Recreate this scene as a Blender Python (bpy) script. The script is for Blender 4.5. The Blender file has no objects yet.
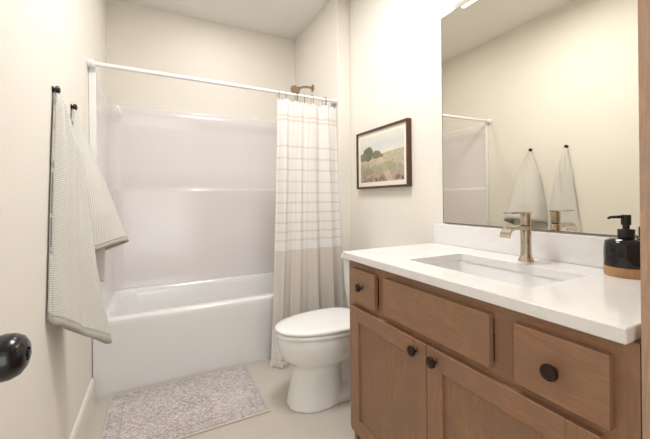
import bpy, bmesh, math, random
from mathutils import Vector, Matrix
R = math.radians
PI = math.pi
random.seed(7)
scene = bpy.context.scene
COL = scene.collection

# ------------------------------------------------------------------ camera, world, lights, exposure
H_CAM, YAW, ROLL, F_PX, HOR = 1.116, 26.968, 0.615, 330.8, 198.89
cam_d = bpy.data.cameras.new('camera')
cam_d.sensor_fit = 'HORIZONTAL'
cam_d.sensor_width = 36.0
cam_d.lens = 36.0 * F_PX / 650.0
cam_d.shift_y = -(219.5 - HOR) / 650.0
cam_d.clip_start = 0.02
cam = bpy.data.objects.new('camera', cam_d)
COL.objects.link(cam)
cam.matrix_world = (Matrix.Translation((0, 0, H_CAM)) @ Matrix.Rotation(-R(YAW), 4, 'Z')
                    @ Matrix.Rotation(PI / 2, 4, 'X') @ Matrix.Rotation(-R(ROLL), 4, 'Z'))
scene.camera = cam

w = bpy.data.worlds.new('daylight')
scene.world = w
w.use_nodes = True
bg = w.node_tree.nodes['Background']
bg.inputs[0].default_value = (1.0, 0.97, 0.93, 1)
bg.inputs[1].default_value = 1.0

scene.view_settings.view_transform = 'Standard'
scene.view_settings.look = 'None'
scene.view_settings.gamma = 1
scene.view_settings.use_curve_mapping = False
scene.view_settings.exposure = 0.24

def area(name, loc, rot, sx, sy, power, col, shape='RECTANGLE'):
    l = bpy.data.lights.new(name, 'AREA')
    l.shape = shape; l.size = sx; l.size_y = sy; l.energy = power; l.color = col
    o = bpy.data.objects.new(name, l); COL.objects.link(o)
    o.location = loc; o.rotation_euler = rot
    return o
# room light from an added, unseen ceiling fixture (its housing is built below)
area('ceiling_fill_light', (0.56, 1.30, 2.62), (0, 0, 0), 0.5, 0.5, 19, (1, .99, .985), 'DISK')
# added downlight to lift the tub alcove, unseen above the frame (housing below)
area('tub_fill_light', (0.45, 2.42, 2.665), (0, 0, 0), 0.15, 0.15, 3.6, (1, .985, .965), 'DISK')
# unseen area light added in the hall as frontal fill through the doorway
area('hall_fill_light', (0.35, -1.45, 1.45), (R(90), 0, 0), 1.5, 1.9, 22, (.96, .98, 1))

# ------------------------------------------------------------------ dimensions
XL, XR, XA = -0.331, 1.335, 1.226
YT, YB, YN = 2.238, 3.025, -0.18
ZC = 2.68

# ------------------------------------------------------------------ colour and material helpers
def lin(c):
    return tuple(((x / 255) / 12.92 if x / 255 <= .04045 else ((x / 255 + .055) / 1.055) ** 2.4) for x in c) + (1,)

class NT:
    def __init__(s, name):
        s.m = bpy.data.materials.new(name); s.m.use_nodes = True
        s.t = s.m.node_tree; s.b = s.t.nodes['Principled BSDF']
    def n(s, typ, **kw):
        nd = s.t.nodes.new(typ)
        for k, v in kw.items():
            if k.startswith('i_'):
                key = k[2:]
                nd.inputs[int(key) if key.isdigit() else key].default_value = v
            else: setattr(nd, k, v)
        return nd
    def l(s, a, b): s.t.links.new(a, b)
    def coord(s, scale=(1, 1, 1), rot=(0, 0, 0), out='Object'):
        tc = s.n('ShaderNodeTexCoord'); mp = s.n('ShaderNodeMapping')
        mp.inputs['Scale'].default_value = scale; mp.inputs['Rotation'].default_value = rot
        s.l(tc.outputs[out], mp.inputs[0]); return mp.outputs[0]
    def noise(s, vec, scale, detail=4, rough=.55, dist=0):
        nd = s.n('ShaderNodeTexNoise'); nd.inputs['Scale'].default_value = scale
        nd.inputs['Detail'].default_value = detail; nd.inputs['Roughness'].default_value = rough
        nd.inputs['Distortion'].default_value = dist
        s.l(vec, nd.inputs['Vector']); return nd.outputs[0]
    def ramp(s, fac, stops, interp='LINEAR'):
        r = s.n('ShaderNodeValToRGB'); r.color_ramp.interpolation = interp
        e = r.color_ramp.elements
        while len(e) < len(stops): e.new(.5)
        for i, (p, c) in enumerate(stops): e[i].position = p; e[i].color = c
        s.l(fac, r.inputs[0]); return r.outputs[0]
    def mix(s, fac, a, b, mode='MIX'):
        m = s.n('ShaderNodeMix', data_type='RGBA', blend_type=mode)
        for inp, v in ((m.inputs[0], fac), (m.inputs[6], a), (m.inputs[7], b)):
            if isinstance(v, (float, int, tuple)): inp.default_value = v
            else: s.l(v, inp)
        return m.outputs[2]
    def math(s, op, a, b=0.0, c=0.0):
        m = s.n('ShaderNodeMath', operation=op)
        for i, v in enumerate((a, b, c)):
            if isinstance(v, (float, int)): m.inputs[i].default_value = v
            else: s.l(v, m.inputs[i])
        return m.outputs[0]
    def base(s, v):
        if isinstance(v, tuple): s.b.inputs['Base Color'].default_value = v
        else: s.l(v, s.b.inputs['Base Color'])
    def bump(s, h, strength=.2, dist=.01):
        b = s.n('ShaderNodeBump'); b.inputs['Strength'].default_value = strength
        b.inputs['Distance'].default_value = dist
        s.l(h, b.inputs['Height']); s.l(b.outputs[0], s.b.inputs['Normal'])
    def set(s, rough=.5, metal=0, **kw):
        s.b.inputs['Roughness'].default_value = rough; s.b.inputs['Metallic'].default_value = metal
        for k, v in kw.items(): s.b.inputs[k.replace('_', ' ')].default_value = v
        return s.m

def plaster(name, col, bump=.25, scale=160):
    k = NT(name); v = k.coord()
    f = k.noise(v, 2.0, 3)
    c1 = lin(col); c2 = lin(tuple(x * .975 for x in col))
    k.base(k.mix(f, c1, c2)); k.bump(k.noise(v, scale, 2, .5), bump, .002)
    return k.set(.75)
def gloss(name, col, rough=.12, var=.985, ior=1.5, nscale=4, nb=0):
    k = NT(name); v = k.coord()
    k.base(k.mix(k.noise(v, nscale, 2), lin(col), lin(tuple(x * var for x in col))))
    if nb: k.bump(k.noise(v, 3, 1), nb, .02)
    k.b.inputs['IOR'].default_value = ior
    return k.set(rough)
def metal(name, col, rough=.25, stretch=(1, 1, 1)):
    k = NT(name); v = k.coord(stretch)
    k.base(k.mix(k.noise(v, 60, 2), lin(col), lin(tuple(x * .9 for x in col))))
    return k.set(rough, 1)
def wood(name, axis, col=(163, 122, 91), seed=0):
    k = NT(name); ai = 'XYZ'.index(axis)
    def st(a, c): 
        q = [a, a, a]; q[ai] = c; return k.coord(tuple(q))
    n1 = k.noise(st(7, 1.1), 2.2, 5, .6, 1.2)          # cathedral-like bands
    wv = k.math('MULTIPLY_ADD', k.math('SINE', k.math('MULTIPLY', n1, 46.0)), .5, .5)
    n2 = k.noise(st(110, 4), 3, 4, .65)                # pores
    blot = k.noise(k.coord((5, 5, 5)), 2.0, 5, .65, .5)
    a = k.mix(k.math('MULTIPLY', wv, .85), lin(col), lin(tuple(x * f for x, f in zip(col, (.90, .87, .84)))))
    a = k.mix(k.ramp(n2, [(.42, (0, 0, 0, 1)), (.7, (.55, .55, .55, 1))]), a, lin(tuple(x * .74 for x in col)))
    a = k.mix(k.ramp(blot, [(.38, (0, 0, 0, 1)), (.62, (.9, .9, .9, 1))]), a, lin(tuple(min(255, x * f) for x, f in zip(col, (.86, .89, .94)))))
    k.base(a); k.bump(n2, .08, .002)
    return k.set(.45)

WALL = (237, 232, 222)
M = {}
M['wall'] = plaster('wall paint', WALL)
M['wall_white'] = plaster('stub wall paint', WALL)
M['ceiling'] = plaster('ceiling paint', (238, 235, 229), .5, 90)
M['trim'] = gloss('trim enamel', (236, 231, 222), .35)
M['acrylic'] = gloss('tub acrylic', (240, 239, 238), .12)
M['surround'] = gloss('surround acrylic', (230, 224, 222), .17, nb=.03)
M['porcelain'] = gloss('porcelain', (240, 239, 238), .06)
M['seat'] = gloss('toilet seat plastic', (243, 242, 240), .18)
M['rod'] = gloss('rod enamel', (240, 240, 238), .3)
M['wood_y'] = wood('stained maple horizontal', 'Y')
M['wood_z'] = wood('stained maple upright', 'Z')
M['wood_panel'] = wood('stained maple panel', 'Z', (160, 121, 91))
M['wood_end'] = wood('light maple side panel', 'Z', (204, 168, 140))
M['wood_dark'] = wood('shadowed maple rail', 'Y', (150, 104, 74))
M['gap'] = gloss('dark gap', (60, 40, 28), .8)
M['bronze'] = metal('oil rubbed bronze', (74, 62, 56), .32)
M['nickel'] = metal('brushed nickel', (202, 192, 178), .2, (1, 1, 1))
M['shower_nickel'] = metal('warm brushed nickel', (184, 160, 132), .28)
M['chrome'] = metal('ring metal', (150, 132, 110), .25)
M['black_metal'] = gloss('satin black metal', (16, 16, 17), .3)
M['black_knob'] = gloss('black door knob lacquer', (14, 14, 16), .22)
M['door'] = gloss('door enamel', (236, 232, 224), .35)
M['black_glass'] = gloss('black glazed ceramic', (14, 14, 15), .08)
M['black_plastic'] = gloss('matte black pump', (20, 20, 21), .38)
M['bamboo'] = wood('tan wood base', 'Z', (201, 152, 104))
M['frame'] = wood('walnut frame', 'Z', (92, 58, 40))
M['mat_board'] = plaster('mat board', (238, 234, 220), .1)
M['mirror_edge'] = metal('mirror edge', (120, 106, 94), .3)
M['drain'] = metal('drain metal', (200, 190, 175), .2)

def quartz():
    k = NT('white quartz'); v = k.coord()
    f = k.noise(v, 9, 5, .6, .8)
    c = k.ramp(f, [(.0, lin((236, 234, 233))), (.56, lin((235, 233, 232))), (.62, lin((231, 229, 227))), (.68, lin((235, 233, 232)))])
    s = k.noise(v, 260, 1)
    k.base(k.mix(k.math('MULTIPLY', k.math('GREATER_THAN', s, .66), .12), c, lin((210, 204, 200))))
    return k.set(.14)
M['quartz'] = quartz()

def mirror():
    k = NT('mirror silver'); v = k.coord()
    k.base(k.mix(k.noise(v, 2, 1), lin((238, 236, 226)), lin((237, 235, 225))))
    return k.set(.0, 1)
M['mirror'] = mirror()

def floor_mat():
    k = NT('greige floor tile'); v = k.coord()
    f = k.noise(v, 5, 5, .6, .4); g = k.noise(v, 55, 3, .6)
    c = k.mix(f, lin((206, 199, 190)), lin((190, 182, 172)))
    c = k.mix(k.math('MULTIPLY', g, .3), c, lin((188, 178, 165)))
    br = k.n('ShaderNodeTexBrick', offset=.5)
    k.l(k.coord((1, 1, 1), (0, 0, 0)), br.inputs['Vector'])
    for nm, val in (('Scale', 1.0), ('Mortar Size', .0016), ('Mortar Smooth', .3), ('Brick Width', .61), ('Row Height', .305)):
        br.inputs[nm].default_value = val
    c = k.mix(k.math('MULTIPLY', br.outputs['Fac'], .35), c, lin((176, 168, 156)))
    k.base(c); k.bump(k.math('SUBTRACT', g, br.outputs['Fac']), .06, .002)
    return k.set(.5)
M['floor'] = floor_mat()

def rug_mat(hx, hy):
    k = NT('distressed woven rug'); v = k.coord()
    sp = k.n('ShaderNodeSeparateXYZ'); k.l(v, sp.inputs[0])
    ax = k.math('SUBTRACT', hx, k.math('ABSOLUTE', sp.outputs[0]))
    ay = k.math('SUBTRACT', hy, k.math('ABSOLUTE', sp.outputs[1]))
    edge = k.math('MINIMUM', ax, ay)
    ivory, mauve, slate, taupe = lin((220, 213, 208)), lin((196, 184, 182)), lin((168, 166, 172)), lin((204, 195, 188))
    wear = k.noise(v, 11, 7, .75, 1.2)
    # woven ornament: warped sine lattice of small scrolls
    nz = k.n('ShaderNodeTexNoise'); nz.inputs['Scale'].default_value = 16; nz.inputs['Detail'].default_value = 5
    k.l(v, nz.inputs['Vector'])
    ns = k.n('ShaderNodeSeparateXYZ'); k.l(nz.outputs['Color'], ns.inputs[0])
    ux = k.math('MULTIPLY_ADD', ns.outputs[0], .09, sp.outputs[0]); uy = k.math('MULTIPLY_ADD', ns.outputs[1], .09, sp.outputs[1])
    lat = k.math('MULTIPLY', k.math('SINE', k.math('MULTIPLY', ux, 190.0)), k.math('SINE', k.math('MULTIPLY', uy, 190.0)))
    lat2 = k.math('ABSOLUTE', k.math('SINE', k.math('MULTIPLY', k.math('ADD', ux, uy), 62.0)))
    ol = k.math('GREATER_THAN', k.math('MULTIPLY_ADD', lat2, .3, lat), .22)
    med = k.math('ADD', k.math('POWER', k.math('DIVIDE', sp.outputs[0], .20), 2.0), k.math('POWER', k.math('DIVIDE', sp.outputs[1], .12), 2.0))
    inmed = k.ramp(k.math('ADD', med, k.math('MULTIPLY', wear, 1.2)), [(.0, (1, 1, 1, 1)), (.9, (.7, .7, .7, 1)), (1.0, (0, 0, 0, 1))])
    field = k.mix(k.math('MULTIPLY', inmed, .7), lin((184, 171, 171)), lin((150, 150, 158)))
    fine = k.noise(v, 90, 5, .8)
    c = k.mix(k.math('MULTIPLY', ol, .75), field, ivory)
    brd = k.math('LESS_THAN', edge, .07)
    c = k.mix(k.math('MULTIPLY', brd, .30), c, lin((168, 160, 160)))
    for d_ in (.014, .07):
        lnn = k.math('LESS_THAN', k.math('ABSOLUTE', k.math('SUBTRACT', edge, d_)), .003)
        c = k.mix(k.math('MULTIPLY', lnn, .8), c, lin((150, 148, 154)))
    c = k.mix(k.ramp(wear, [(.46, (0, 0, 0, 1)), (.60, (.75, .75, .75, 1))]), c, ivory)
    c = k.mix(k.ramp(fine, [(.48, (0, 0, 0, 1)), (.6, (.85, .85, .85, 1))]), c, lin((158, 149, 151)))
    k.base(c); k.bump(fine, .35, .002)
    return k.set(.95)

def ribs(name, axis, freq, c1, c2, rot=(0, 0, 0), strength=.5):
    k = NT(name); v = k.coord((1, 1, 1), rot, 'UV')
    sp = k.n('ShaderNodeSeparateXYZ'); k.l(v, sp.inputs[0])
    s = k.math('SINE', k.math('MULTIPLY', sp.outputs[axis], freq))
    f = k.math('MULTIPLY_ADD', s, .5, .5)
    nz = k.noise(k.coord(out='Object'), 140, 2)
    f2 = k.math('ADD', k.math('MULTIPLY', f, .8), k.math('MULTIPLY', nz, .25))
    k.base(k.mix(f2, lin(c2), lin(c1))); k.bump(f2, strength, .002)
    k.b.inputs['Sheen Weight'].default_value = .1
    return k.set(.9)
M['towel'] = ribs('ribbed waffle towel', 1, 2 * PI / .0085, (226, 223, 217), (188, 185, 178))
M['towel_back'] = ribs('ribbed towel underside', 1, 2 * PI / .0085, (232, 229, 222), (200, 197, 190))
M['towel_side'] = ribs('upright ribbed towel', 0, 2 * PI / .0085, (228, 224, 217), (192, 188, 180))
M['hem'] = ribs('towel hem', 0, 2 * PI / .004, (188, 184, 174), (172, 168, 158))

def curtain_mat():
    k = NT('striped cotton curtain'); tc = k.n('ShaderNodeTexCoord')
    sp = k.n('ShaderNodeSeparateXYZ'); k.l(tc.outputs['UV'], sp.inputs[0])
    z = sp.outputs[1]                      # UV v holds the true height of the cloth in metres
    white = lin((248, 246, 243)); stripe = lin((226, 216, 206)); beige = lin((228, 220, 211))
    wv = k.noise(k.coord((60, 60, 500)), 3, 2)
    low = k.math('MULTIPLY_ADD', k.math('SINE', k.math('MULTIPLY', z, 2 * PI / .007)), .5, .5)
    bz = k.mix(low, beige, lin((236, 230, 223)))
    zone = k.math('MULTIPLY', k.math('LESS_THAN', z, .765), k.math('GREATER_THAN', z, .245))
    c = k.mix(zone, white, bz)
    for zz, hw in ((1.702, .008), (1.672, .008), (1.487, .006), (1.403, .006), (1.322, .006), (1.24, .005), (1.161, .006), (1.092, .006), (1.023, .006), (.954, .006), (.891, .006), (.832, .006)):
        ln = k.math('LESS_THAN', k.math('ABSOLUTE', k.math('SUBTRACT', z, zz)), hw)
        c = k.mix(k.math('MULTIPLY', ln, .6), c, stripe)
    c = k.mix(k.math('MULTIPLY', wv, .08), c, lin((200, 190, 180)))
    k.base(c); k.bump(wv, .15, .001)
    m = k.set(.85)
    tr = k.n('ShaderNodeBsdfTranslucent'); k.l(c, tr.inputs[0])
    mx = k.n('ShaderNodeMixShader'); mx.inputs[0].default_value = .25
    k.l(k.b.outputs[0], mx.inputs[1]); k.l(tr.outputs[0], mx.inputs[2])
    k.l(mx.outputs[0], k.t.nodes['Material Output'].inputs[0])
    return m
M['curtain'] = curtain_mat()
M['fringe'] = plaster('cotton fringe', (241, 236, 229), .3, 400)

def picture_mat(hw, hh):
    """a generic meadow: pale sky, low hills, a clump of trees, a path"""
    k = NT('meadow painting'); v = k.coord()
    sp = k.n('ShaderNodeSeparateXYZ'); k.l(v, sp.inputs[0])
    # viewer's left is +Y on this wall
    a = k.math('MULTIPLY_ADD', sp.outputs[1], -.5 / hw, .5)      # 0 left .. 1 right
    b = k.math('MULTIPLY_ADD', sp.outputs[2], .5 / hh, .5)       # 0 bottom .. 1 top
    n1 = k.noise(v, 14, 6, .65); n2 = k.noise(v, 34, 6, .7); n3 = k.noise(v, 70, 4, .7)
    sky = k.ramp(k.math('ADD', b, k.math('MULTIPLY_ADD', n1, .5, -.25)), [(.55, lin((226, 222, 210))), (.75, lin((206, 206, 204))), (1.0, lin((222, 218, 204)))])
    land = k.ramp(k.math('ADD', k.math('MULTIPLY', b, .8), k.math('MULTIPLY_ADD', n2, 1.0, -.42)),
                  [(.06, lin((112, 98, 84))), (.2, lin((184, 160, 146))), (.32, lin((150, 150, 124))), (.42, lin((206, 186, 170))), (.5, lin((168, 166, 134))), (.62, lin((206, 196, 164)))])
    path = k.math('ABSOLUTE', k.math('SUBTRACT', a, k.math('MULTIPLY_ADD', b, -.45, .72)))
    pm = k.math('LESS_THAN', k.math('ADD', path, k.math('MULTIPLY', n2, .14)), .14)
    land = k.mix(k.math('MULTIPLY', pm, .6), land, lin((216, 188, 168)))
    hz = k.math('GREATER_THAN', k.math('ADD', b, k.math('MULTIPLY_ADD', n1, .06, -.03)), k.math('MULTIPLY_ADD', a, .10, .53))
    c = k.mix(hz, land, sky)
    def blob(cx, cy, rx, ry, col, c, amt=.95):
        e = k.math('ADD', k.math('POWER', k.math('DIVIDE', k.math('SUBTRACT', a, cx), rx), 2.0), k.math('POWER', k.math('DIVIDE', k.math('SUBTRACT', b, cy), ry), 2.0))
        m_ = k.math('LESS_THAN', k.math('ADD', e, k.math('MULTIPLY_ADD', n3, 1.6, -.8)), .9)
        return k.mix(k.math('MULTIPLY', m_, amt), c, col)
    c = blob(.20, .62, .13, .17, lin((98, 98, 78)), c)
    c = blob(.08, .56, .12, .10, lin((122, 118, 92)), c)
    c = blob(.40, .58, .12, .09, lin((112, 110, 86)), c)
    c = blob(.50, .545, .08, .04, lin((128, 122, 96)), c)
    c = blob(.62, .30, .22, .10, lin((150, 156, 112)), c, .6)
    c = blob(.18, .22, .16, .08, lin((140, 130, 98)), c, .5)
    k.base(c)
    return k.set(.6)

def emit(name, col, s):
    k = NT(name); v = k.coord(); k.base(lin((245, 245, 240)))
    k.l(k.mix(k.noise(v, 3, 1), col, tuple(x * .98 for x in col[:3]) + (1,)), k.b.inputs['Emission Color'])
    k.b.inputs['Emission Strength'].default_value = s
    return k.set(.4)
M['lamp'] = emit('lit opal glass', (1, .96, .9, 1), 1.1)
M['disc'] = emit('lit diffuser', (1, .97, .92, 1), 3.0)

# ------------------------------------------------------------------ mesh helpers (all coordinates are world; obj() makes them local)
def BM(): return bmesh.new()

def box(bm, x0, x1, y0, y1, z0, z1, bevel=0, seg=2, mi=0):
    vs = [bm.verts.new((x, y, z)) for x in (x0, x1) for y in (y0, y1) for z in (z0, z1)]
    idx = [(0, 1, 3, 2), (4, 6, 7, 5), (0, 4, 5, 1), (2, 3, 7, 6), (0, 2, 6, 4), (1, 5, 7, 3)]
    fs = [bm.faces.new([vs[i] for i in f]) for f in idx]
    for f in fs: f.material_index = mi
    if bevel:
        es = list({e for f in fs for e in f.edges})
        r = bmesh.ops.bevel(bm, geom=es, offset=bevel, segments=seg, affect='EDGES', profile=.5)
        for f in r['faces']: f.material_index = mi
    return bm

def loft(bm, rings, cap0=True, cap1=True, closed=True, mi=0, uvs=None):
    R_ = [[bm.verts.new(p) for p in ring] for ring in rings]
    n = len(R_[0]); uvl = bm.loops.layers.uv.verify() if uvs else None
    for i in range(len(R_) - 1):
        for j in range(n if closed else n - 1):
            k = (j + 1) % n
            try: f = bm.faces.new((R_[i][j], R_[i][k], R_[i + 1][k], R_[i + 1][j]))
            except ValueError: continue
            f.material_index = mi
            if uvs:
                for lp, (a, b) in zip(f.loops, ((i, j), (i, k), (i + 1, k), (i + 1, j))): lp[uvl].uv = uvs[a][b]
    if closed and cap0: f = bm.faces.new(R_[0][::-1]); f.material_index = mi
    if closed and cap1: f = bm.faces.new(R_[-1]); f.material_index = mi
    return R_

def lathe(bm, prof, center=(0, 0, 0), axis=(0, 0, 1), seg=32, mi=0, sx=1, sy=1):
    """prof: list of (radius, distance along axis)"""
    q = Vector((0, 0, 1)).rotation_difference(Vector(axis).normalized())
    c = Vector(center); rings = []
    for r, h in prof:
        r = max(r, 1e-4)
        rings.append([tuple(c + q @ Vector((r * sx * math.cos(2 * PI * k / seg), r * sy * math.sin(2 * PI * k / seg), h))) for k in range(seg)])
    loft(bm, rings, mi=mi)
    return bm

def tube(bm, pts, rad, seg=14, mi=0):
    pts = [Vector(p) for p in pts]; rings = []; up = None
    for i, p in enumerate(pts):
        d = (pts[min(i + 1, len(pts) - 1)] - pts[max(i - 1, 0)]).normalized()
        if up is None:
            up = d.orthogonal().normalized()
        up = (up - d * up.dot(d)).normalized(); s = d.cross(up)
        r = rad[i] if isinstance(rad, (list, tuple)) else rad
        rings.append([tuple(p + (up * math.cos(2 * PI * k / seg) + s * math.sin(2 * PI * k / seg)) * r) for k in range(seg)])
    loft(bm, rings, mi=mi); return bm

def rrect(x0, x1, y0, y1, r, z, n=8):
    out = []
    for cx, cy, a0 in ((x1 - r, y1 - r, 0), (x0 + r, y1 - r, 90), (x0 + r, y0 + r, 180), (x1 - r, y0 + r, 270)):
        for k in range(n + 1):
            a = R(a0 + 90 * k / n); out.append((cx + r * math.cos(a), cy + r * math.sin(a), z))
    return out

def obj(name, bm, mat, parent=None, smooth=False, loc=None, angle=40, recalc=True):
    if recalc: bmesh.ops.recalc_face_normals(bm, faces=bm.faces)
    me = bpy.data.meshes.new(name)
    if parent is not None:
        p = Vector((0, 0, 0)); q = parent
        while q is not None: p += q.location; q = q.parent
        off = p
    else: off = Vector(loc) if loc is not None else Vector((0, 0, 0))
    bmesh.ops.translate(bm, verts=bm.verts, vec=-off)
    bm.to_mesh(me); bm.free()
    for m in (mat if isinstance(mat, (list, tuple)) else [mat]): me.materials.append(m)
    if smooth:
        for p_ in me.polygons: p_.use_smooth = True
        try: me.set_sharp_from_angle(angle=R(angle))
        except Exception: pass
    o = bpy.data.objects.new(name, me); COL.objects.link(o)
    if parent is not None: o.parent = parent
    elif loc is not None: o.location = loc
    return o

def tag(o, label, cat, group=None):
    o['label'] = label; o['category'] = cat
    if group: o['group'] = group
    return o

def thing(name, label, cat, loc, group=None):
    o = bpy.data.objects.new(name, None); COL.objects.link(o); o.location = loc
    o.empty_display_size = .05
    return tag(o, label, cat, group)

def struct(name, bm, m, parent=None, **kw):
    o = obj(name, bm, m, parent, **kw)
    if parent is None: o['kind'] = 'structure'
    return o

# ------------------------------------------------------------------ the room
T = .10
struct('floor', box(BM(), XL - T, XR + T, -1.7, YB + T, -.08, 0), M['floor'])
struct('ceiling', box(BM(), XL - T, XR + T, -1.7, YB + T, ZC, ZC + .08), M['ceiling'])
struct('wall_left', box(BM(), XL - T, XL, -1.7, YB + T, 0, ZC), M['wall'])
struct('wall_back', box(BM(), XL, XR, YB, YB + T, 0, ZC), M['wall'])
b = BM(); box(b, XR, XR + T, YN - .12, YB + T, 0, ZC)
struct('wall_right', b, M['wall'])
b = BM(); box(b, XA, XR, 2.175, YB, 0, ZC, .004)
struct('wall_alcove', b, M['wall_white'])
DX0, DX1, DZ = -.245, .535, 2.05
b = BM(); box(b, XL, DX0 - .02, YN - .12, YN, 0, ZC); box(b, DX1 + .02, XR, YN - .12, YN, 0, ZC); box(b, DX0 - .02, DX1 + .02, YN - .12, YN, DZ + .02, ZC)
struct('wall_near', b, M['wall'])
b = BM()
for y0, y1 in ((YN - .13, YN + .0),):
    box(b, DX0 - .02, DX0, y0, y1, 0, DZ + .02); box(b, DX1, DX1 + .02, y0, y1, 0, DZ + .02); box(b, DX0 - .02, DX1 + .02, y0, y1, DZ, DZ + .02)
box(b, DX0 - .075, DX0 - .008, YN, YN + .014, 0, DZ + .075, .003)
box(b, DX1 + .008, DX1 + .075, YN, YN + .014, 0, DZ + .075, .003)
box(b, DX0 - .075, DX1 + .075, YN, YN + .016, DZ + .008, DZ + .075, .003)
struct('trim_1', b, M['trim'])
struct('wall_hall', box(BM(), XL - T, XR + T, -1.8, -1.7, 0, ZC), M['wall'])

def baseboard(name, horiz, a0, a1, at, d):
    """profile: flat board with a small chamfered cap; d is the sign out of the wall"""
    b = BM(); pr = [(0, 0), (.014, 0), (.014, .118), (.009, .132), (.004, .137), (0, .137)]
    rings = []
    for a in (a0, a1):
        rings.append([((at + d * p, a, z) if horiz == 'Y' else (a, at + d * p, z)) for p, z in pr])
    loft(b, rings)
    return struct(name, b, M['trim'])
baseboard('baseboard_left', 'Y', YN + .02, YT - .012, XL, 1)
baseboard('baseboard_right', 'Y', 1.30, 2.174, XR, -1)
baseboard('baseboard_near', 'X', DX1 + .08, .77, YN, 1)
# hinged door, open against the left wall (only its knob reaches into the picture)
dr = struct('door_1', box(BM(), -.262, -.227, YN + .03, .60, .012, DZ - .005, .002), M['door'])
for z0, z1 in ((.16, .95), (1.07, 1.92)):
    b = BM(); box(b, -.2285, -.2245, YN + .14, .49, z0, z1, .0015)
    obj('door_panel', b, M['door'], dr)
KX, KY, KZ = -.168, .540, .926
b = BM()
lathe(b, [(.0, 0), (.033, 0), (.033, .006), (.028, .011), (.014, .014), (.011, .022), (.0115, .030)], (-.227, KY, KZ), (1, 0, 0))
rose = obj('door_rosette', b, M['black_knob'], dr, True)
b = BM()
lathe(b, [(.010, 0), (.013, .004), (.021, .010), (.0275, .019), (.0295, .028), (.0285, .037), (.0245, .045), (.017, .050), (.009, .0515), (.0085, .0495), (.0, .0495)],
      (-.197, KY, KZ), (1, 0, 0), 40, sx=.93, sy=1.08)
obj('door_knob', b, M['black_knob'], dr, True)
b = BM(); lathe(b, [(0, 0), (.005, 0), (.005, .004), (.0, .0042)], (-.1475, KY, KZ), (1, 0, 0), 16)
obj('privacy_button', b, M['black_metal'], dr, True)
b = BM()
for z in (.25, 1.03, 1.82): tube(b, [(-.2245, YN + .024, z - .045), (-.2245, YN + .024, z + .045)], .006)
obj('door_hinges', b, M['black_metal'], dr, True)

# ------------------------------------------------------------------ bathtub
RIM = .441
tubt = thing('bathtub', 'white alcove bathtub with plain front apron under the shower surround', 'bathtub', ((XL + XA) / 2, (YT + YB) / 2, 0))
b = BM()
x0, x1, y0, y1 = XL + .003, XA - .003, YT, YB - .003
rings = [rrect(x0, x1, y0 + .012, y1, .004, 0.0), rrect(x0, x1, y0 + .004, y1, .004, .03), rrect(x0, x1, y0, y1, .005, .40), rrect(x0, x1, y0 - .004, y1, .006, RIM - .014),
         rrect(x0 + .004, x1 - .004, y0, y1 - .004, .010, RIM - .004), rrect(x0 + .012, x1 - .012, y0 + .01, y1 - .012, .014, RIM),
         rrect(x0 + .060, x1 - .075, y0 + .072, y1 - .070, .10, RIM - .001), rrect(x0 + .068, x1 - .083, y0 + .082, y1 - .080, .11, RIM - .008),
         rrect(x0 + .085, x1 - .092, y0 + .090, y1 - .088, .11, RIM - .05), rrect(x0 + .16, x1 - .115, y0 + .115, y1 - .112, .12, .17),
         rrect(x0 + .22, x1 - .14, y0 + .14, y1 - .135, .12, .11), rrect(x0 + .30, x1 - .20, y0 + .2, y1 - .2, .10, .095)]
loft(b, rings)
obj('tub_shell', b, M['acrylic'], tubt, True, angle=50)
b = BM(); lathe(b, [(0, 0), (.03, 0), (.033, .002), (.033, .004), (.0, .006)], (x1 - .27, (YT + YB) / 2, .0955), (0, 0, 1))
obj('tub_drain', b, M['drain'], tubt, True)

# ------------------------------------------------------------------ shower surround
ss = thing('shower_surround', 'glossy white three-sided shower surround standing on the tub rim', 'shower surround', ((XL + XA) / 2, YB, RIM))
def upath(off, r):
    xa, xb, yb = XL + .002 + off, XA - .002 - off, YB - .002 - off
    pts = [(xa, YT - .006), (xa, YT + .03), (xa, YT + .2), (xa, yb - r - .1)]
    for k in range(9): a = R(180 - 90 * k / 8); pts.append((xa + r + r * math.cos(a), yb - r + r * math.sin(a)))
    pts += [((xa + xb) / 2 - .3, yb), ((xa + xb) / 2 + .3, yb)]
    for k in range(9): a = R(90 - 90 * k / 8); pts.append((xb - r + r * math.cos(a), yb - r + r * math.sin(a)))
    pts += [(xb, yb - r - .1), (xb, YT + .2), (xb, YT + .03), (xb, YT - .006)]
    return pts
prof = [(.000, RIM + .001), (.044, RIM + .001), (.040, .47), (.036, .52), (.036, 1.190), (.033, 1.205), (.018, 1.212), (.014, 1.222), (.014, 1.70), (.016, 1.735), (.026, 1.770), (.028, 1.80), (.026, 1.846), (.018, 1.862), (.006, 1.868), (.000, 1.868)]
b = BM(); rings = []
for off, z in prof:
    rings.append([(x, y, z) for x, y in upath(off, .085 - off * .3)])
rings.append(rings[0])
R_ = [[b.verts.new(p) for p in ring] for ring in rings[:-1]]; R_.append(R_[0])
for i in range(len(R_) - 1):
    for j in range(len(R_[0]) - 1): b.faces.new((R_[i][j], R_[i][j + 1], R_[i + 1][j + 1], R_[i + 1][j]))
b.faces.new([r[0] for r in R_[:-1]]); b.faces.new([r[-1] for r in R_[:-1]][::-1])
obj('surround_panel', b, M['surround'], ss, True, angle=60)
b = BM(); box(b, XL + .001, XL + .034, YT - .016, YT - .006, RIM + .001, 1.868, .003)
obj('front_flange', b, M['rod'], ss)
b = BM(); box(b, XA - .034, XA - .001, YT - .016, YT - .006, RIM + .001, 1.868, .003)
obj('front_flange', b, M['rod'], ss)

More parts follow.
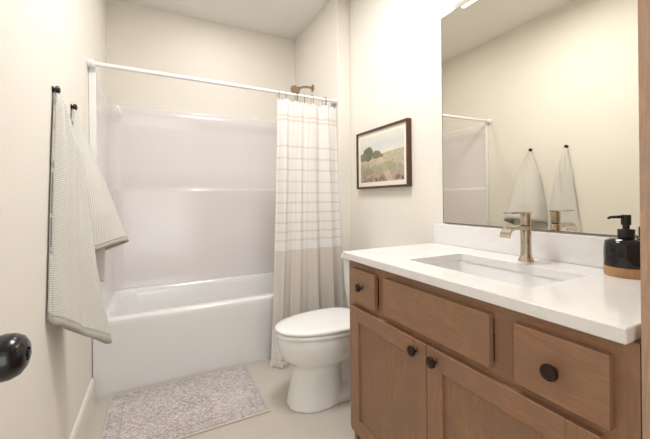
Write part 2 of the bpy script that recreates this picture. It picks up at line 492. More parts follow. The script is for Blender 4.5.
# ------------------------------------------------------------------ curtain rod, rings, curtain
YR, ZR = 2.197, 1.871
rod = thing('curtain_rod', 'white tension shower curtain rod spanning above the bathtub', 'curtain rod', ((XL + XR) / 2, YR, ZR))
ZRL, ZRR = 1.874, 1.856
XE = XA - .004
b = BM(); tube(b, [(XL + .02, YR, ZRL), (.55, YR, (ZRL + ZRR) / 2)], .0125, 20); obj('rod_tube', b, M['rod'], rod, True)
b = BM(); tube(b, [(.53, YR, (ZRL + ZRR) / 2), (XA - .02, YR, ZRR)], .0108, 20); obj('inner_rod_tube', b, M['rod'], rod, True)
b = BM(); lathe(b, [(0, 0), (.019, 0), (.021, .003), (.020, .03), (.014, .034), (0, .034)], (XL + .001, YR, ZRL), (1, 0, 0)); obj('end_cap', b, M['rod'], rod, True)
b = BM(); lathe(b, [(0, 0), (.019, 0), (.021, .003), (.020, .03), (.014, .034), (0, .034)], (XA - .001, YR, ZRR), (-1, 0, 0)); obj('end_cap', b, M['rod'], rod, True)

CX0, CX1 = .742, 1.205
def curtain_pt(s, z):
    """s in 0..1 across, z height -> (x, y)"""
    t = max(0.0, (1.83 - z) / 1.83)
    xl = CX0 - .095 * t ** 1.5; xr = CX1 + .012 * t
    ph = s + .012 * math.sin(7 * s + 2.0 * t)
    x = xl + (xr - xl) * ph + .010 * math.sin(2 * PI * 3.9 * ph + 1.2) * (1 - .3 * t)
    amp = (.010 + .017 * min(1, t * 2.5)) * (.75 + .25 * math.sin(9 * s + 1))
    y = YR - .006 - .085 * t ** 1.6 - amp * .5 + amp * math.sin(2 * PI * 4.3 * ph + .5 + .5 * math.sin(3 * t)) + .004 * math.sin(2 * PI * 11.3 * s + 3 * t)
    return x, min(y, 2.226)
ring_s = [.02, .17, .30, .33, .47, .62, .80, .84, .97]
def top_z(s):
    d = min(abs(s - q) for q in ring_s)
    base = 1.822 - .012 * s
    return base - .016 * min(1, d / .06) ** 1.2
NS, NZ = 260, 90
cur = thing('shower_curtain', 'white cotton shower curtain with beige stripes drawn to the right end', 'shower curtain', (1.0, YR, 0))
b = BM(); rings = []; uvs = []
for i in range(NZ + 1):
    row = []; uv = []
    for j in range(NS + 1):
        s = j / NS; z = top_z(s) + (.045 - top_z(s)) * i / NZ
        x, y = curtain_pt(s, z); row.append((x, y, z)); uv.append((s, z))
    rings.append(row); uvs.append(uv)
loft(b, rings, closed=False, uvs=uvs)
o = obj('curtain_cloth', b, M['curtain'], cur, True, angle=180, recalc=False)
sm = o.modifiers.new('thickness', 'SOLIDIFY'); sm.thickness = .0012
b = BM(); rng = random.Random(3)
for j in range(150):
    s = j / 149; x, y = curtain_pt(s, .045); dx, dy = rng.uniform(-.008, .004), rng.uniform(-.010, .004)
    tube(b, [(x, y, .050), (x + dx * .3, y + dy * .3, .034), (x + dx, y + dy, rng.uniform(.004, .012))], [.0022, .0030, .0022], 5)
f = obj('fringe', b, M['fringe'], cur, True); f['kind'] = 'stuff'
first = None
for q in ring_s:
    x, y = curtain_pt(q, 1.80); zc = ZRL + (ZRR - ZRL) * (x - XL) / (XR - XL)
    if first is None:
        b = BM(); pts = []
        for k in range(25):
            a = 2 * PI * k / 24
            pts.append((x + .002 * math.sin(a), YR - .002 + .018 * math.sin(a), zc - .020 + .036 * math.cos(a)))
        tube(b, pts, .0016, 8)
        first = obj('curtain_ring', b, M['chrome'], None, True, loc=(x, YR, zc)); r = first; base = (x, zc)
    else:
        r = first.copy(); COL.objects.link(r); r.location = (x, YR, zc)
    r.rotation_euler = (0, 0, R([8, -12, 20, 5, -15, 10, 25, -6, 12][ring_s.index(q)]))
    tag(r, 'thin metal ring hooking the striped curtain to the white rod', 'curtain ring', 'rings holding the shower curtain')

# ------------------------------------------------------------------ shower head
sh = thing('wall_shower', 'brushed nickel shower head on a short bent wall arm above the tub', 'shower head', (XA, 2.62, 2.085))
b = BM(); lathe(b, [(0, 0), (.030, 0), (.031, .004), (.024, .010), (.013, .014), (0, .014)], (XA, 2.62, 2.085), (-1, 0, 0)); obj('wall_flange', b, M['shower_nickel'], sh, True)
arm = [(XA - .005, 2.62, 2.085), (XA - .05, 2.62, 2.088), (XA - .085, 2.618, 2.082), (XA - .115, 2.612, 2.072), (XA - .137, 2.605, 2.056)]
b = BM(); tube(b, arm, .0105, 16); obj('shower_arm', b, M['shower_nickel'], sh, True)
d = Vector((-.80, -.22, -.52)).normalized(); p = Vector((XA - .132, 2.606, 2.060))
b = BM(); lathe(b, [(0, 0), (.015, 0), (.018, .010), (.015, .020), (.020, .028), (.040, .046), (.046, .054), (.046, .064), (.042, .067), (0, .067)], tuple(p), tuple(d), 36)
hd = obj('spray_head', b, M['shower_nickel'], sh, True)
b = BM(); lathe(b, [(0, 0), (.038, 0), (.036, .0025), (0, .003)], tuple(p + d * .067), tuple(d), 36)
for rr, n in ((.012, 6), (.024, 12), (.033, 18)):
    q = Vector((0, 0, 1)).rotation_difference(d)
    for k in range(n):
        c = p + d * .069 + q @ Vector((rr * math.cos(2 * PI * k / n), rr * math.sin(2 * PI * k / n), 0))
        lathe(b, [(.0017, 0), (.0014, .003), (0, .003)], tuple(c), tuple(d), 6)
obj('spray_face', b, M['shower_nickel'], hd, True)

# ------------------------------------------------------------------ toilet
TY = 1.682
to = thing('toilet', 'white porcelain toilet with closed lid beside the wooden vanity', 'toilet', (.86, TY, 0))
def egg(xf, xb, hw, z, n=48, blunt=.62, off=0):
    """closed outline: long rounded front at xf (towards -X), blunter rear at xb"""
    cx = xf + (xb - xf) * blunt; out = []
    for k in range(n):
        a = 2 * PI * k / n; c, s = math.cos(a), math.sin(a)
        L = (xb - cx) if c > 0 else (cx - xf)
        e = .75 if c > 0 else 1.0
        out.append((cx + L * math.copysign(abs(c) ** e, c), TY + hw * math.copysign(abs(s) ** (.92 if c < 0 else .8), s), z))
    return out
b = BM()
loft(b, [egg(.616, .935, .122, 0, blunt=.5), egg(.618, .934, .120, .012, blunt=.5), egg(.628, .930, .112, .06, blunt=.5), egg(.644, .926, .104, .13, blunt=.5), egg(.658, .926, .100, .19, blunt=.5),
         egg(.652, .95, .106, .215, blunt=.52), egg(.626, .99, .130, .238, blunt=.54), egg(.598, 1.04, .150, .262, blunt=.55), egg(.578, 1.07, .164, .295, blunt=.57), egg(.568, 1.09, .171, .335, blunt=.57),
         egg(.566, 1.10, .172, .368, blunt=.57), egg(.572, 1.10, .169, .386, blunt=.57)])
# trapway body, foot and tank shelf
loft(b, [rrect(.80, 1.22, TY - .105, TY + .105, .05, 0), rrect(.80, 1.22, TY - .103, TY + .103, .05, .035), rrect(.82, 1.21, TY - .075, TY + .075, .05, .055), rrect(.84, 1.20, TY - .050, TY + .050, .045, .075),
         rrect(.86, 1.20, TY - .048, TY + .048, .045, .15), rrect(.87, 1.22, TY - .070, TY + .070, .05, .22), rrect(.90, 1.27, TY - .12, TY + .12, .05, .30), rrect(.98, 1.315, TY - .165, TY + .165, .05, .345), rrect(1.0, 1.318, TY - .175, TY + .175, .05, .386)])
tr = []
for k in range(15):
    a = k / 14; tr.append((.80 + .30 * a, TY, .20 - .03 * a + .055 * math.sin(a * PI * 1.2)))
tube(b, tr, [.050] * 15, 16)
tube(b, [(1.10, TY, .20), (1.13, TY, .14), (1.13, TY, .02)], [.062, .06, .058], 16)
bowl = obj('bowl', b, M['porcelain'], to, True, angle=180)
rm = bowl.modifiers.new('merge', 'REMESH'); rm.mode = 'VOXEL'; rm.voxel_size = .007; rm.use_smooth_shade = True
cs = bowl.modifiers.new('soften', 'SMOOTH'); cs.factor = .5; cs.iterations = 6
b = BM()
loft(b, [egg(.563, 1.085, .172, .3875), egg(.558, 1.088, .175, .392), egg(.558, 1.088, .175, .404), egg(.563, 1.085, .171, .409)])
obj('seat_ring', b, M['seat'], to, True)
b = BM()
loft(b, [egg(.563, 1.090, .173, .412), egg(.557, 1.093, .176, .416), egg(.556, 1.093, .176, .424), egg(.562, 1.089, .173, .4295), egg(.60, 1.06, .150, .4325), egg(.70, .98, .09, .434)])
obj('lid', b, M['seat'], to, True, angle=60)
for s in (-1, 1):
    b = BM(); lathe(b, [(0, 0), (.016, 0), (.016, .024), (.012, .030), (0, .031)], (1.085, TY + s * .075, .386), (0, 0, 1), 20); obj('seat_hinge', b, M['seat'], to, True)
b = BM()
loft(b, [rrect(1.13, 1.322, TY - .222, TY + .222, .03, .375), rrect(1.122, 1.323, TY - .232, TY + .232, .03, .40), rrect(1.108, 1.324, TY - .248, TY + .248, .03, .56), rrect(1.104, 1.325, TY - .252, TY + .252, .03, .715)])
obj('tank', b, M['porcelain'], to, True)
b = BM()
loft(b, [rrect(1.100, 1.328, TY - .256, TY + .256, .025, .714), rrect(1.092, 1.330, TY - .264, TY + .264, .028, .720), rrect(1.092, 1.330, TY - .264, TY + .264, .028, .742), rrect(1.10, 1.325, TY - .258, TY + .258, .03, .750)])
obj('tank_lid', b, M['porcelain'], to, True)

# ------------------------------------------------------------------ vanity
XF = .775
Y0, Y1 = .286, 1.306
ZCAB = .846
van = thing('vanity_cabinet', 'brown stained wooden vanity cabinet with drawers and two doors', 'cabinet', (1.05, .80, 0))
b = BM()
box(b, XF + .02, XR - .002, Y0 - .0105, Y0 + .006, .09, ZCAB, mi=1)            # near side
box(b, XF + .02, XR - .002, Y1 - .038, Y1 - .018, .0, ZCAB, mi=1)       # far side
box(b, XF + .02, XR - .002, Y0 + .018, Y1 - .038, .09, .106, mi=1)      # bottom
box(b, XR - .014, XR - .002, Y0 + .018, Y1 - .038, .106, ZCAB, mi=1)    # back
box(b, XF + .075, XF + .09, Y0 + .003, Y1 - .04, 0, .09, mi=0)          # toe kick
obj('body', b, [M['wood_y'], M['wood_z']], van)
YS0, YS1 = Y0 - .0105, Y1 - .018
b = BM()
yA, yB, yC = (YS0, .335), (.51, .565), (1.02, 1.065)
box(b, XF, XF + .02, *yA, .09, ZCAB, mi=1); box(b, XF, XF + .02, YS1 - .045, YS1, .09, ZCAB, mi=1)
box(b, XF, XF + .02, yA[1], YS1 - .045, .80, ZCAB, mi=0)
box(b, XF, XF + .02, yA[1], YS1 - .045, .64, .69, mi=0)
box(b, XF, XF + .02, yA[1], YS1 - .045, .09, .115, mi=0)
for q in (yB, yC): box(b, XF + .0002, XF + .02, *q, .69, .80, mi=1)
obj('face_frame', b, [M['wood_y'], M['wood_z']], van)

def knob(parent, y, z, xf, r=.0170):
    b = BM()
    lathe(b, [(0, 0), (.008, 0), (.0085, .002), (.006, .005), (.0055, .012), (.010, .016), (r, .0175), (r * 1.03, .021), (r * .95, .0245), (r * .6, .0265), (0, .027)], (xf, y, z), (-1, 0, 0), 28)
    return obj('knob', b, M['bronze'], parent, True)
XD = XF - .019
def slab(name, y0, y1, z0, z1):
    b = BM(); box(b, XD, XF - .0005, y0, y1, z0, z1, .0012, 1)
    return obj(name, b, M['wood_y'], van)
dA = slab('drawer_front', 1.070, 1.250, .672, .815)
slab('false_front', .567, 1.013, .676, .815)
dC = slab('drawer_front', .314, .502, .672, .815)
knob(dA, 1.158, .747, XD); knob(dC, .411, .743, XD, .0175)
def shaker(y0, y1, z0, z1, ky, kz):
    st = .062; b = BM()
    box(b, XD, XF - .0005, y0, y0 + st, z0, z1, .0012, 1, mi=1); box(b, XD, XF - .0005, y1 - st, y1, z0, z1, .0012, 1, mi=1)
    box(b, XD + .0003, XF - .0005, y0 + st, y1 - st, z1 - st, z1, .0012, 1, mi=0); box(b, XD + .0003, XF - .0005, y0 + st, y1 - st, z0, z0 + st, .0012, 1, mi=0)
    d = obj('door', b, [M['wood_y'], M['wood_z']], van)
    b = BM(); box(b, XD + .009, XF - .002, y0 + st - .004, y1 - st + .004, z0 + st - .004, z1 - st + .004)
    obj('door_panel', b, M['wood_panel'], d)
    knob(d, ky, kz, XD)
shaker(.7925, 1.252, .105, .650, .838, .616)
shaker(.330, .7895, .105, .650, .752, .616)

# counter with sink opening
SX0, SX1, SY0, SY1 = .872, 1.162, .532, 1.003
ct = None
b = BM(); n = 6
def ring8(x0, x1, y0, y1, r, z): return rrect(x0, x1, y0, y1, r, z, n)
CX, CTOP = .751, .876
outer_t = ring8(CX + .002, XR - .001, Y0 + .002, Y1 + .004 - .002, .003, CTOP); outer_t2 = ring8(CX, XR - .0005, Y0, Y1 + .004, .004, CTOP - .002)
outer_b2 = ring8(CX, XR - .0005, Y0, Y1 + .004, .004, ZCAB + .002); outer_b = ring8(CX + .002, XR - .001, Y0 + .002, Y1 + .002, .003, ZCAB)
inner_t = ring8(SX0 - .001, SX1 + .001, SY0 - .001, SY1 + .001, .013, CTOP); inner_t2 = ring8(SX0, SX1, SY0, SY1, .012, CTOP - .0015); inner_b = ring8(SX0, SX1, SY0, SY1, .012, ZCAB)
loft(b, [inner_b, inner_t2, inner_t, outer_t, outer_t2, outer_b2, outer_b, inner_b], cap0=False, cap1=False)
bmesh.ops.remove_doubles(b, verts=b.verts, dist=1e-6)
tag(obj('countertop', b, M['quartz'], None, True, loc=(1.04, .8, ZCAB), angle=30), 'white quartz countertop with a rectangular sink cutout on the vanity', 'countertop')
b = BM(); box(b, XR - .021, XR - .001, Y0, Y1 + .004, CTOP + .0005, .980, .0015)
tag(obj('backsplash', b, M['quartz'], None, loc=(XR - .01, .8, CTOP)), 'low white quartz backsplash strip between countertop and mirror', 'backsplash')
sk = thing('sink', 'white rectangular undermount basin set below the countertop', 'sink', (1.016, .775, .70))
b = BM()
zt = ZCAB - .0012
loft(b, [ring8(SX0 + .07, SX1 - .07, SY0 + .11, SY1 - .11, .05, .700), ring8(SX0 + .014, SX1 - .014, SY0 + .018, SY1 - .018, .05, .712), ring8(SX0 - .007, SX1 + .007, SY0 - .006, SY1 + .006, .04, .755), ring8(SX0 - .013, SX1 + .013, SY0 - .013, SY1 + .013, .034, zt - .012),
         ring8(SX0 - .022, SX1 + .022, SY0 - .022, SY1 + .022, .04, zt - .010), ring8(SX0 - .022, SX1 + .022, SY0 - .022, SY1 + .022, .04, zt), ring8(SX0 - .004, SX1 + .004, SY0 - .004, SY1 + .004, .034, zt), ring8(SX0 - .003, SX1 + .003, SY0 - .003, SY1 + .003, .034, zt - .006),
         ring8(SX0 + .004, SX1 - .004, SY0 + .006, SY1 - .006, .04, .76), ring8(SX0 + .02, SX1 - .02, SY0 + .025, SY1 - .025, .05, .722), ring8(SX0 + .08, SX1 - .08, SY0 + .12, SY1 - .12, .05, .712)])
obj('basin', b, M['porcelain'], sk, True, angle=50)
b = BM(); lathe(b, [(0, 0), (.021, 0), (.022, .002), (.014, .003), (.013, .001), (0, .001)], (1.016, .775, .7125), (0, 0, 1)); obj('drain', b, M['drain'], sk, True)

# ------------------------------------------------------------------ faucet
FX, FY = 1.229, .763
fa = thing('faucet', 'brushed nickel single-lever waterfall faucet behind the sink', 'faucet', (FX, FY, CTOP))
b = BM(); lathe(b, [(0, .0005), (.026, .0005), (.0265, .003), (.024, .008), (.0205, .016), (.0185, .030), (.018, .055), (.018, .128), (.0165, .131), (0, .131)], (FX, FY, CTOP), (0, 0, 1), 36)
obj('faucet_body', b, M['nickel'], fa, True)
# spout: a wide, thin channel that leaves the body and bends down at its lip
b = BM(); pth = [(FX - .006, 1.000, .0165, .009), (FX - .038, 1.001, .0175, .008), (FX - .066, 1.003, .019, .007), (FX - .088, 1.003, .0195, .0055), (FX - .104, .998, .0195, .005), (FX - .115, .987, .0195, .0045), (FX - .121, .970, .0195, .004)]
rings = []
for i, (x, z, hw, th) in enumerate(pth):
    a = pth[min(i + 1, len(pth) - 1)]; c = pth[max(i - 1, 0)]
    dx, dz = a[0] - c[0], a[1] - c[1]; L = math.hypot(dx, dz); nx, nz = dz / L, -dx / L
    rings.append([(x + nx * th, FY - hw, z + nz * th), (x + nx * th, FY + hw, z + nz * th), (x - nx * th, FY + hw * .92, z - nz * th), (x - nx * th, FY - hw * .92, z - nz * th)])
loft(b, rings); bmesh.ops.recalc_face_normals(b, faces=b.faces)
o = obj('spout', b, M['nickel'], fa, True, angle=50)
bv = o.modifiers.new('edge', 'BEVEL'); bv.width = .0015; bv.segments = 2
b = BM(); lathe(b, [(0, .1315), (.0155, .1315), (.0155, .1345), (0, .1345)], (FX, FY, CTOP), (0, 0, 1), 30); obj('seam_ring', b, M['black_metal'], fa, True)
b = BM(); lathe(b, [(0, .135), (.018, .135), (.0183, .137), (.0183, .176), (.017, .179), (0, .179)], (FX, FY, CTOP), (0, 0, 1), 36)
hb = obj('lever_hub', b, M['nickel'], fa, True)
b = BM(); loft(b, [rrect(FX - .108, FX + .016, FY - .0165, FY + .0165, .006, CTOP + .1792, 4), rrect(FX - .108, FX + .016, FY - .0165, FY + .0165, .006, CTOP + .1842, 4)])
obj('lever', b, M['nickel'], hb, True)
b = BM(); tube(b, [(FX + .024, FY, CTOP + .004), (FX + .024, FY, CTOP + .075)], .0028, 10); lathe(b, [(0, 0), (.005, .001), (.006, .006), (.004, .011), (0, .012)], (FX + .024, FY, CTOP + .074), (0, 0, 1), 16)
obj('drain_pull', b, M['nickel'], fa, True)

# ------------------------------------------------------------------ soap dispenser
SXc, SYc = 1.256, .476
so = thing('soap_dispenser', 'black ceramic soap pump bottle with tan wooden base by the mirror', 'soap dispenser', (SXc, SYc, CTOP))
b = BM(); lathe(b, [(0, .0005), (.0522, .0005), (.0532, .002), (.0532, .0285), (0, .0285)], (SXc, SYc, CTOP), (0, 0, 1), 48); obj('wooden_base', b, M['bamboo'], so, True)
b = BM(); lathe(b, [(0, .0287), (.0528, .0287), (.0532, .032), (.0530, .080), (.0515, .092), (.050, .102), (.041, .109), (.030, .1125), (.021, .114), (0, .114)], (SXc, SYc, CTOP), (0, 0, 1), 48); obj('bottle', b, M['black_glass'], so, True, angle=60)
b = BM(); lathe(b, [(0, .1142), (.0195, .1142), (.020, .116), (.020, .138), (.019, .1395), (.0085, .1395), (.0085, .152), (0, .152)], (SXc, SYc, CTOP), (0, 0, 1), 32); obj('collar', b, M['black_plastic'], so, True)
b = BM(); lathe(b, [(0, .1525), (.0115, .1525), (.012, .154), (.012, .181), (.011, .1825), (0, .1825)], (SXc, SYc, CTOP), (0, 0, 1), 28)
dv = Vector((-.89, .40, 0)).normalized()
P0 = Vector((SXc, SYc, CTOP + .1765)); tube(b, [tuple(P0), tuple(P0 + dv * .036), tuple(P0 + dv * .050 + Vector((0, 0, -.0005))), tuple(P0 + dv * .056 + Vector((0, 0, -.004)))], [.0052, .0044, .0040, .0036], 14)
obj('pump_head', b, M['black_plastic'], so, True)

# ------------------------------------------------------------------ mirror
mi = thing('mirror', 'large frameless wall mirror above the vanity backsplash', 'mirror', (XR, .8, 1.5))
b = BM(); box(b, XR - .009, XR - .0035, .30, 1.252, .988, 2.044); obj('mirror_glass', b, M['mirror'], mi)
b = BM()
for (a0, a1, c0, c1) in ((1.252, 1.2545, .9862, 2.0455), (.2975, .30, .9862, 2.0455), (.30, 1.252, .9862, .988), (.30, 1.252, 2.044, 2.0455)): box(b, XR - .0095, XR - .002, a0, a1, c0, c1)
box(b, XR - .0035, XR - .001, .305, 1.247, .99, 2.04)
obj('mirror_edge', b, M['mirror_edge'], mi)

# ------------------------------------------------------------------ vanity light above the mirror
vl = thing('vanity_light', 'wall light bar with lit opal glass above the mirror', 'wall light', (XR, .82, 2.12))
b = BM(); box(b, XR - .022, XR - .001, .60, 1.04, 2.07, 2.165, .004); obj('back_plate', b, M['nickel'], vl)
b = BM()
b.free()
for y in (.68, .92):
    b = BM(); tube(b, [(XR - .022, y, 2.112), (XR - .060, y, 2.112)], .008)
    obj('support_arm', b, M['nickel'], vl, True)
b = BM(); tube(b, [(XR - .085, .45, 2.112), (XR - .085, .458, 2.112), (XR - .085, 1.182, 2.112), (XR - .085, 1.19, 2.112)], [.020, .030, .030, .020], 24)
obj('glass_tube', b, M['lamp'], vl, True)

dl = thing('added_downlight', 'small round recessed light added out of view above the bathtub', 'added ceiling light', (.45, 2.42, ZC))  # unseen fitting added to brighten the tub alcove
b = BM(); lathe(b, [(0, 0), (.095, 0), (.094, -.004), (.080, -.006), (.078, -.002), (0, -.002)], (.45, 2.42, ZC - .001), (0, 0, 1), 40); obj('trim_ring', b, M['rod'], dl, True)
b = BM(); lathe(b, [(0, 0), (.077, 0), (.070, -.002), (0, -.003)], (.45, 2.42, ZC - .0035), (0, 0, 1), 40); obj('lens', b, M['disc'], dl, True)
# ceiling light added outside the frame to light the room
cl = thing('added_ceiling_light', 'round flush light added out of view over the middle of the floor', 'added ceiling light', (.56, 1.30, ZC))
b = BM(); lathe(b, [(0, 0), (.235, 0), (.235, -.025), (.222, -.03), (.222, -.012), (0, -.012)], (.56, 1.30, ZC - .001), (0, 0, 1), 48); obj('housing', b, M['rod'], cl, True)
b = BM(); lathe(b, [(0, 0), (.218, 0), (.218, -.016), (.16, -.026), (0, -.030)], (.56, 1.30, ZC - .014), (0, 0, 1), 48); obj('diffuser', b, M['disc'], cl, True)

# ------------------------------------------------------------------ linen cabinet at the right edge
ln = thing('linen_cabinet', 'tall light brown wooden cabinet at the right edge of the picture', 'cabinet', (1.05, .05, 0))
b = BM(); box(b, XF + .02, XR - .002, YN + .018, .274, 0.0, 2.30, .001, 1); obj('body', b, M['wood_end'], ln)
b = BM()
box(b, XF - .001, XF + .0195, .228, .2735, .0, 2.30, mi=1); box(b, XF - .001, XF + .0195, YN + .018, YN + .06, .0, 2.30, mi=1)
for z0, z1 in ((.0, .12), (1.12, 1.16), (2.22, 2.30)): box(b, XF - .001, XF + .0195, YN + .06, .228, z0, z1, mi=0)
obj('face_frame', b, [M['wood_end'], M['wood_end']], ln)
for z0, z1, kz in ((.125, 1.115, 1.02), (1.165, 2.215, 1.26)):
    b = BM(); box(b, XD, XF - .0015, YN + .045, .205, z0, z1, .0012, 1); d_ = obj('door', b, M['wood_z'], ln); knob(d_, YN + .075, kz, XD)

# ------------------------------------------------------------------ framed picture
PY0, PY1, PZ0, PZ1 = 1.494, 2.048, 1.184, 1.583
pc = thing('framed_picture', 'landscape painting in dark brown wooden frame above the toilet', 'framed picture', (XR, (PY0 + PY1) / 2, (PZ0 + PZ1) / 2))
b = BM(); fw = .014
for a in ((PY0, PY1, PZ0, PZ0 + fw), (PY0, PY1, PZ1 - fw, PZ1), (PY0, PY0 + fw, PZ0 + fw, PZ1 - fw), (PY1 - fw, PY1, PZ0 + fw, PZ1 - fw)):
    box(b, XR - .033, XR - .002, *a, .0012, 1)
obj('frame', b, M['frame'], pc)
b = BM(); box(b, XR - .022, XR - .018, PY0 + fw, PY1 - fw, PZ0 + fw, PZ1 - fw); obj('mat_board', b, M['mat_board'], pc)
b = BM(); m_ = .030; box(b, XR - .0228, XR - .0222, PY0 + fw + m_, PY1 - fw - m_, PZ0 + fw + m_, PZ1 - fw - m_)
obj('painting', b, picture_mat((PY1 - PY0) / 2 - fw - m_, (PZ1 - PZ0) / 2 - fw - m_), pc)

# ------------------------------------------------------------------ wall hooks and towels
HK = ((1.506, 1.521), (1.795, 1.532))
for i, (y, z) in enumerate(HK):
    h = thing('wall_hook', ['black round wall hook nearer the camera, holding the longer towel', 'black round wall hook nearer the bathtub, holding the far towel'][i], 'hook', (XL, y, z), 'black wall hooks holding the towels')
    b = BM(); lathe(b, [(0, 0), (.012, 0), (.012, .003), (.0065, .005), (.006, .010), (0, .010)], (XL + .0005, y, z), (1, 0, 0), 24); obj('hook_base', b, M['black_metal'], h, True)
    b = BM(); lathe(b, [(0, 0), (.007, 0), (.0125, .003), (.0145, .008), (.0125, .013), (.008, .0155), (0, .016)], (XL + .007, y, z), (1, 0, 0), 28); obj('hook_knob', b, M['black_metal'], h, True)

def towel(name, label, hy, hz, spec, hem_w, mats, zb, seed):
    """spec(s) -> (y, x) cross-section at the widest; s runs 0..1 round a draped sheet; zb(s) hem height"""
    t = thing(name, label, 'towel', (XL + .03, hy, hz), 'ribbed bath towels on the wall hooks')
    NS_, NT_ = 120, 70
    rows = []; uvs = []
    for i in range(NT_ + 1):
        tt = i / NT_; row = []; uv = []
        for j in range(NS_ + 1):
            s = j / NS_; z0 = hz - .004 - .008 * abs(2 * s - 1); z = z0 + (zb(s) - z0) * tt
            y, x = spec(s, tt, z)
            row.append((max(x, XL + .010), y, z)); uv.append((s * .62, tt * (z0 - .6)))
        rows.append(row); uvs.append(uv)
    k = int(NT_ * (1 - hem_w))
    b = BM(); loft(b, rows[:k + 1], closed=False, uvs=uvs[:k + 1])
    o = obj('towel_cloth', b, mats, t, True, angle=180, recalc=False)
    o.modifiers.new('thickness', 'SOLIDIFY').thickness = .005
    b = BM(); loft(b, rows[k:], closed=False, uvs=uvs[k:])
    o = obj('towel_hem', b, M['hem'], t, True, angle=180, recalc=False)
    o.modifiers.new('thickness', 'SOLIDIFY').thickness = .006
    return t

def lerp_path(pts, s):
    n = len(pts) - 1; f = min(s * n, n - 1e-6); i = int(f); u = f - i
    p0 = pts[max(i - 1, 0)]; p1 = pts[i]; p2 = pts[i + 1]; p3 = pts[min(i + 2, n)]
    return tuple(.5 * ((2 * p1[k]) + (-p0[k] + p2[k]) * u + (2 * p0[k] - 5 * p1[k] + 4 * p2[k] - p3[k]) * u * u + (-p0[k] + 3 * p1[k] - 3 * p2[k] + p3[k]) * u ** 3) for k in range(len(p1)))

# near towel: sheet from the wall (near side) out to a fold and back to the wall
secA = {0: [(1.505, -.331), (1.500, -.327), (1.504, -.322), (1.508, -.320), (1.512, -.321), (1.514, -.327), (1.508, -.332)],
        .06: [(1.500, -.333), (1.492, -.322), (1.500, -.304), (1.512, -.297), (1.528, -.298), (1.534, -.312), (1.522, -.333)],
        .22: [(1.482, -.334), (1.470, -.326), (1.486, -.296), (1.515, -.272), (1.548, -.264), (1.568, -.288), (1.545, -.333)],
        .50: [(1.448, -.334), (1.438, -.328), (1.462, -.300), (1.508, -.262), (1.570, -.238), (1.598, -.262), (1.580, -.333)],
        .78: [(1.420, -.334), (1.412, -.329), (1.445, -.298), (1.500, -.250), (1.572, -.211), (1.612, -.230), (1.600, -.332)],
        1.0: [(1.400, -.334), (1.393, -.330), (1.435, -.292), (1.495, -.236), (1.572, -.184), (1.622, -.198), (1.615, -.325)]}
def blend(sec, tt, s):
    ks = sorted(sec); pts = [lerp_path(sec[k], s) for k in ks]
    for i in range(len(ks) - 1):
        if tt <= ks[i + 1] + 1e-9:
            u = (tt - ks[i]) / (ks[i + 1] - ks[i]); return tuple(a + (b_ - a) * u for a, b_ in zip(pts[i], pts[i + 1]))
    return pts[-1]
def specA(s, tt, z):
    y, x = blend(secA, tt, s)
    x += .006 * math.sin(s * 19 + 1.5) * min(1, tt * 2.5) * (1 - .4 * tt) + .003 * math.sin(s * 41 + tt * 3) * min(1, tt * 3)
    x += .007 * math.sin(s * 27 + 4 * tt) * math.exp(-((tt - .2) / .18) ** 2) + .004 * math.sin(s * 13 - 9 * tt) * tt
    return y, x
def zbA(s):
    pts = [(.722,), (.716,), (.680,), (.620,), (.556,), (.535,), (.62,)]
    return lerp_path(pts, s)[0]
towel('bath_towel', 'pale ribbed towel on the near hook, longer and lower hanging of the pair', *HK[0], specA, .022, M['towel'], zbA, 1)
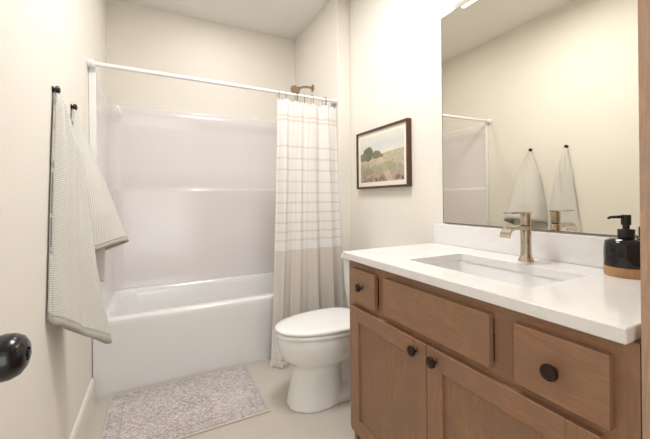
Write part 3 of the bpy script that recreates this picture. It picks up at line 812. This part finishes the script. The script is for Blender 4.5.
# back fold of the near towel: the half that hangs behind the hook, seen as a grey edge
secB = {0: [(1.794, -.331), (1.789, -.327), (1.793, -.322), (1.797, -.320), (1.801, -.321), (1.803, -.327), (1.797, -.332)],
        .07: [(1.780, -.333), (1.772, -.324), (1.782, -.312), (1.798, -.306), (1.818, -.308), (1.826, -.318), (1.815, -.333)],
        .29: [(1.735, -.334), (1.728, -.324), (1.752, -.296), (1.795, -.272), (1.850, -.268), (1.878, -.292), (1.855, -.333)],
        .5: [(1.705, -.334), (1.698, -.322), (1.728, -.280), (1.790, -.236), (1.862, -.222), (1.900, -.255), (1.870, -.333)],
        .76: [(1.680, -.334), (1.674, -.315), (1.705, -.262), (1.785, -.206), (1.868, -.176), (1.915, -.210), (1.890, -.333)],
        1.0: [(1.665, -.334), (1.660, -.305), (1.690, -.262), (1.770, -.205), (1.868, -.134), (1.930, -.162), (1.900, -.325)]}
def specB(s, tt, z):
    y, x = blend(secB, tt, s)
    x += .006 * math.sin(s * 17 + .5) * min(1, tt * 2.5)
    return y, x
def zbB(s):
    return lerp_path([(.86,), (.885,), (.900,), (.912,), (.922,), (.90,), (.84,)], s)[0]
tb = towel('bath_towel', 'pale ribbed towel on the far hook with flared curled hem', *HK[1], specB, .020, M['towel_side'], zbB, 2)
# inner lower fold of the far towel
b = BM(); rows = []; uvs = []
for i in range(31):
    tt = i / 30; row = []; uv = []
    for j in range(41):
        s = j / 40; z = 1.10 - (1.10 - (.765 - .03 * math.sin(PI * s))) * tt
        wd = .055 * (1 - .55 * tt ** 2)
        y = 1.880 + (s - .5) * wd * 2 + .003 * math.sin(9 * s); x = -.318 + (.10 - .012 * tt) * math.sin(PI * s) ** .7
        row.append((x, y, z)); uv.append((s * .3, tt * .5))
    rows.append(row); uvs.append(uv)
loft(b, rows, closed=False, uvs=uvs)
o = obj('towel_fold', b, M['towel_back'], tb, True, angle=180, recalc=False)
o.modifiers.new('thickness', 'SOLIDIFY').thickness = .005

# ------------------------------------------------------------------ rug
RX0, RX1, RY0, RY1 = -.240, .520, 1.690, 2.225
rg = thing('bath_rug', 'distressed grey and mauve patterned rug in front of the bathtub', 'rug', ((RX0 + RX1) / 2, (RY0 + RY1) / 2, 0))
b = BM(); loft(b, [rrect(RX0, RX1, RY0, RY1, .006, .0008), rrect(RX0, RX1, RY0, RY1, .006, .0055), rrect(RX0 + .002, RX1 - .002, RY0 + .002, RY1 - .002, .006, .007)])
obj('rug_pile', b, rug_mat((RX1 - RX0) / 2, (RY1 - RY0) / 2), rg)
b = BM()
tube(b, [(RX0, RY0, .005), (RX1, RY0, .005), (RX1, RY1, .005), (RX0, RY1, .005), (RX0, RY0, .005)], .0042, 8)
obj('rug_binding', b, plaster('rug binding', (216, 204, 186), .3, 300), rg, True)
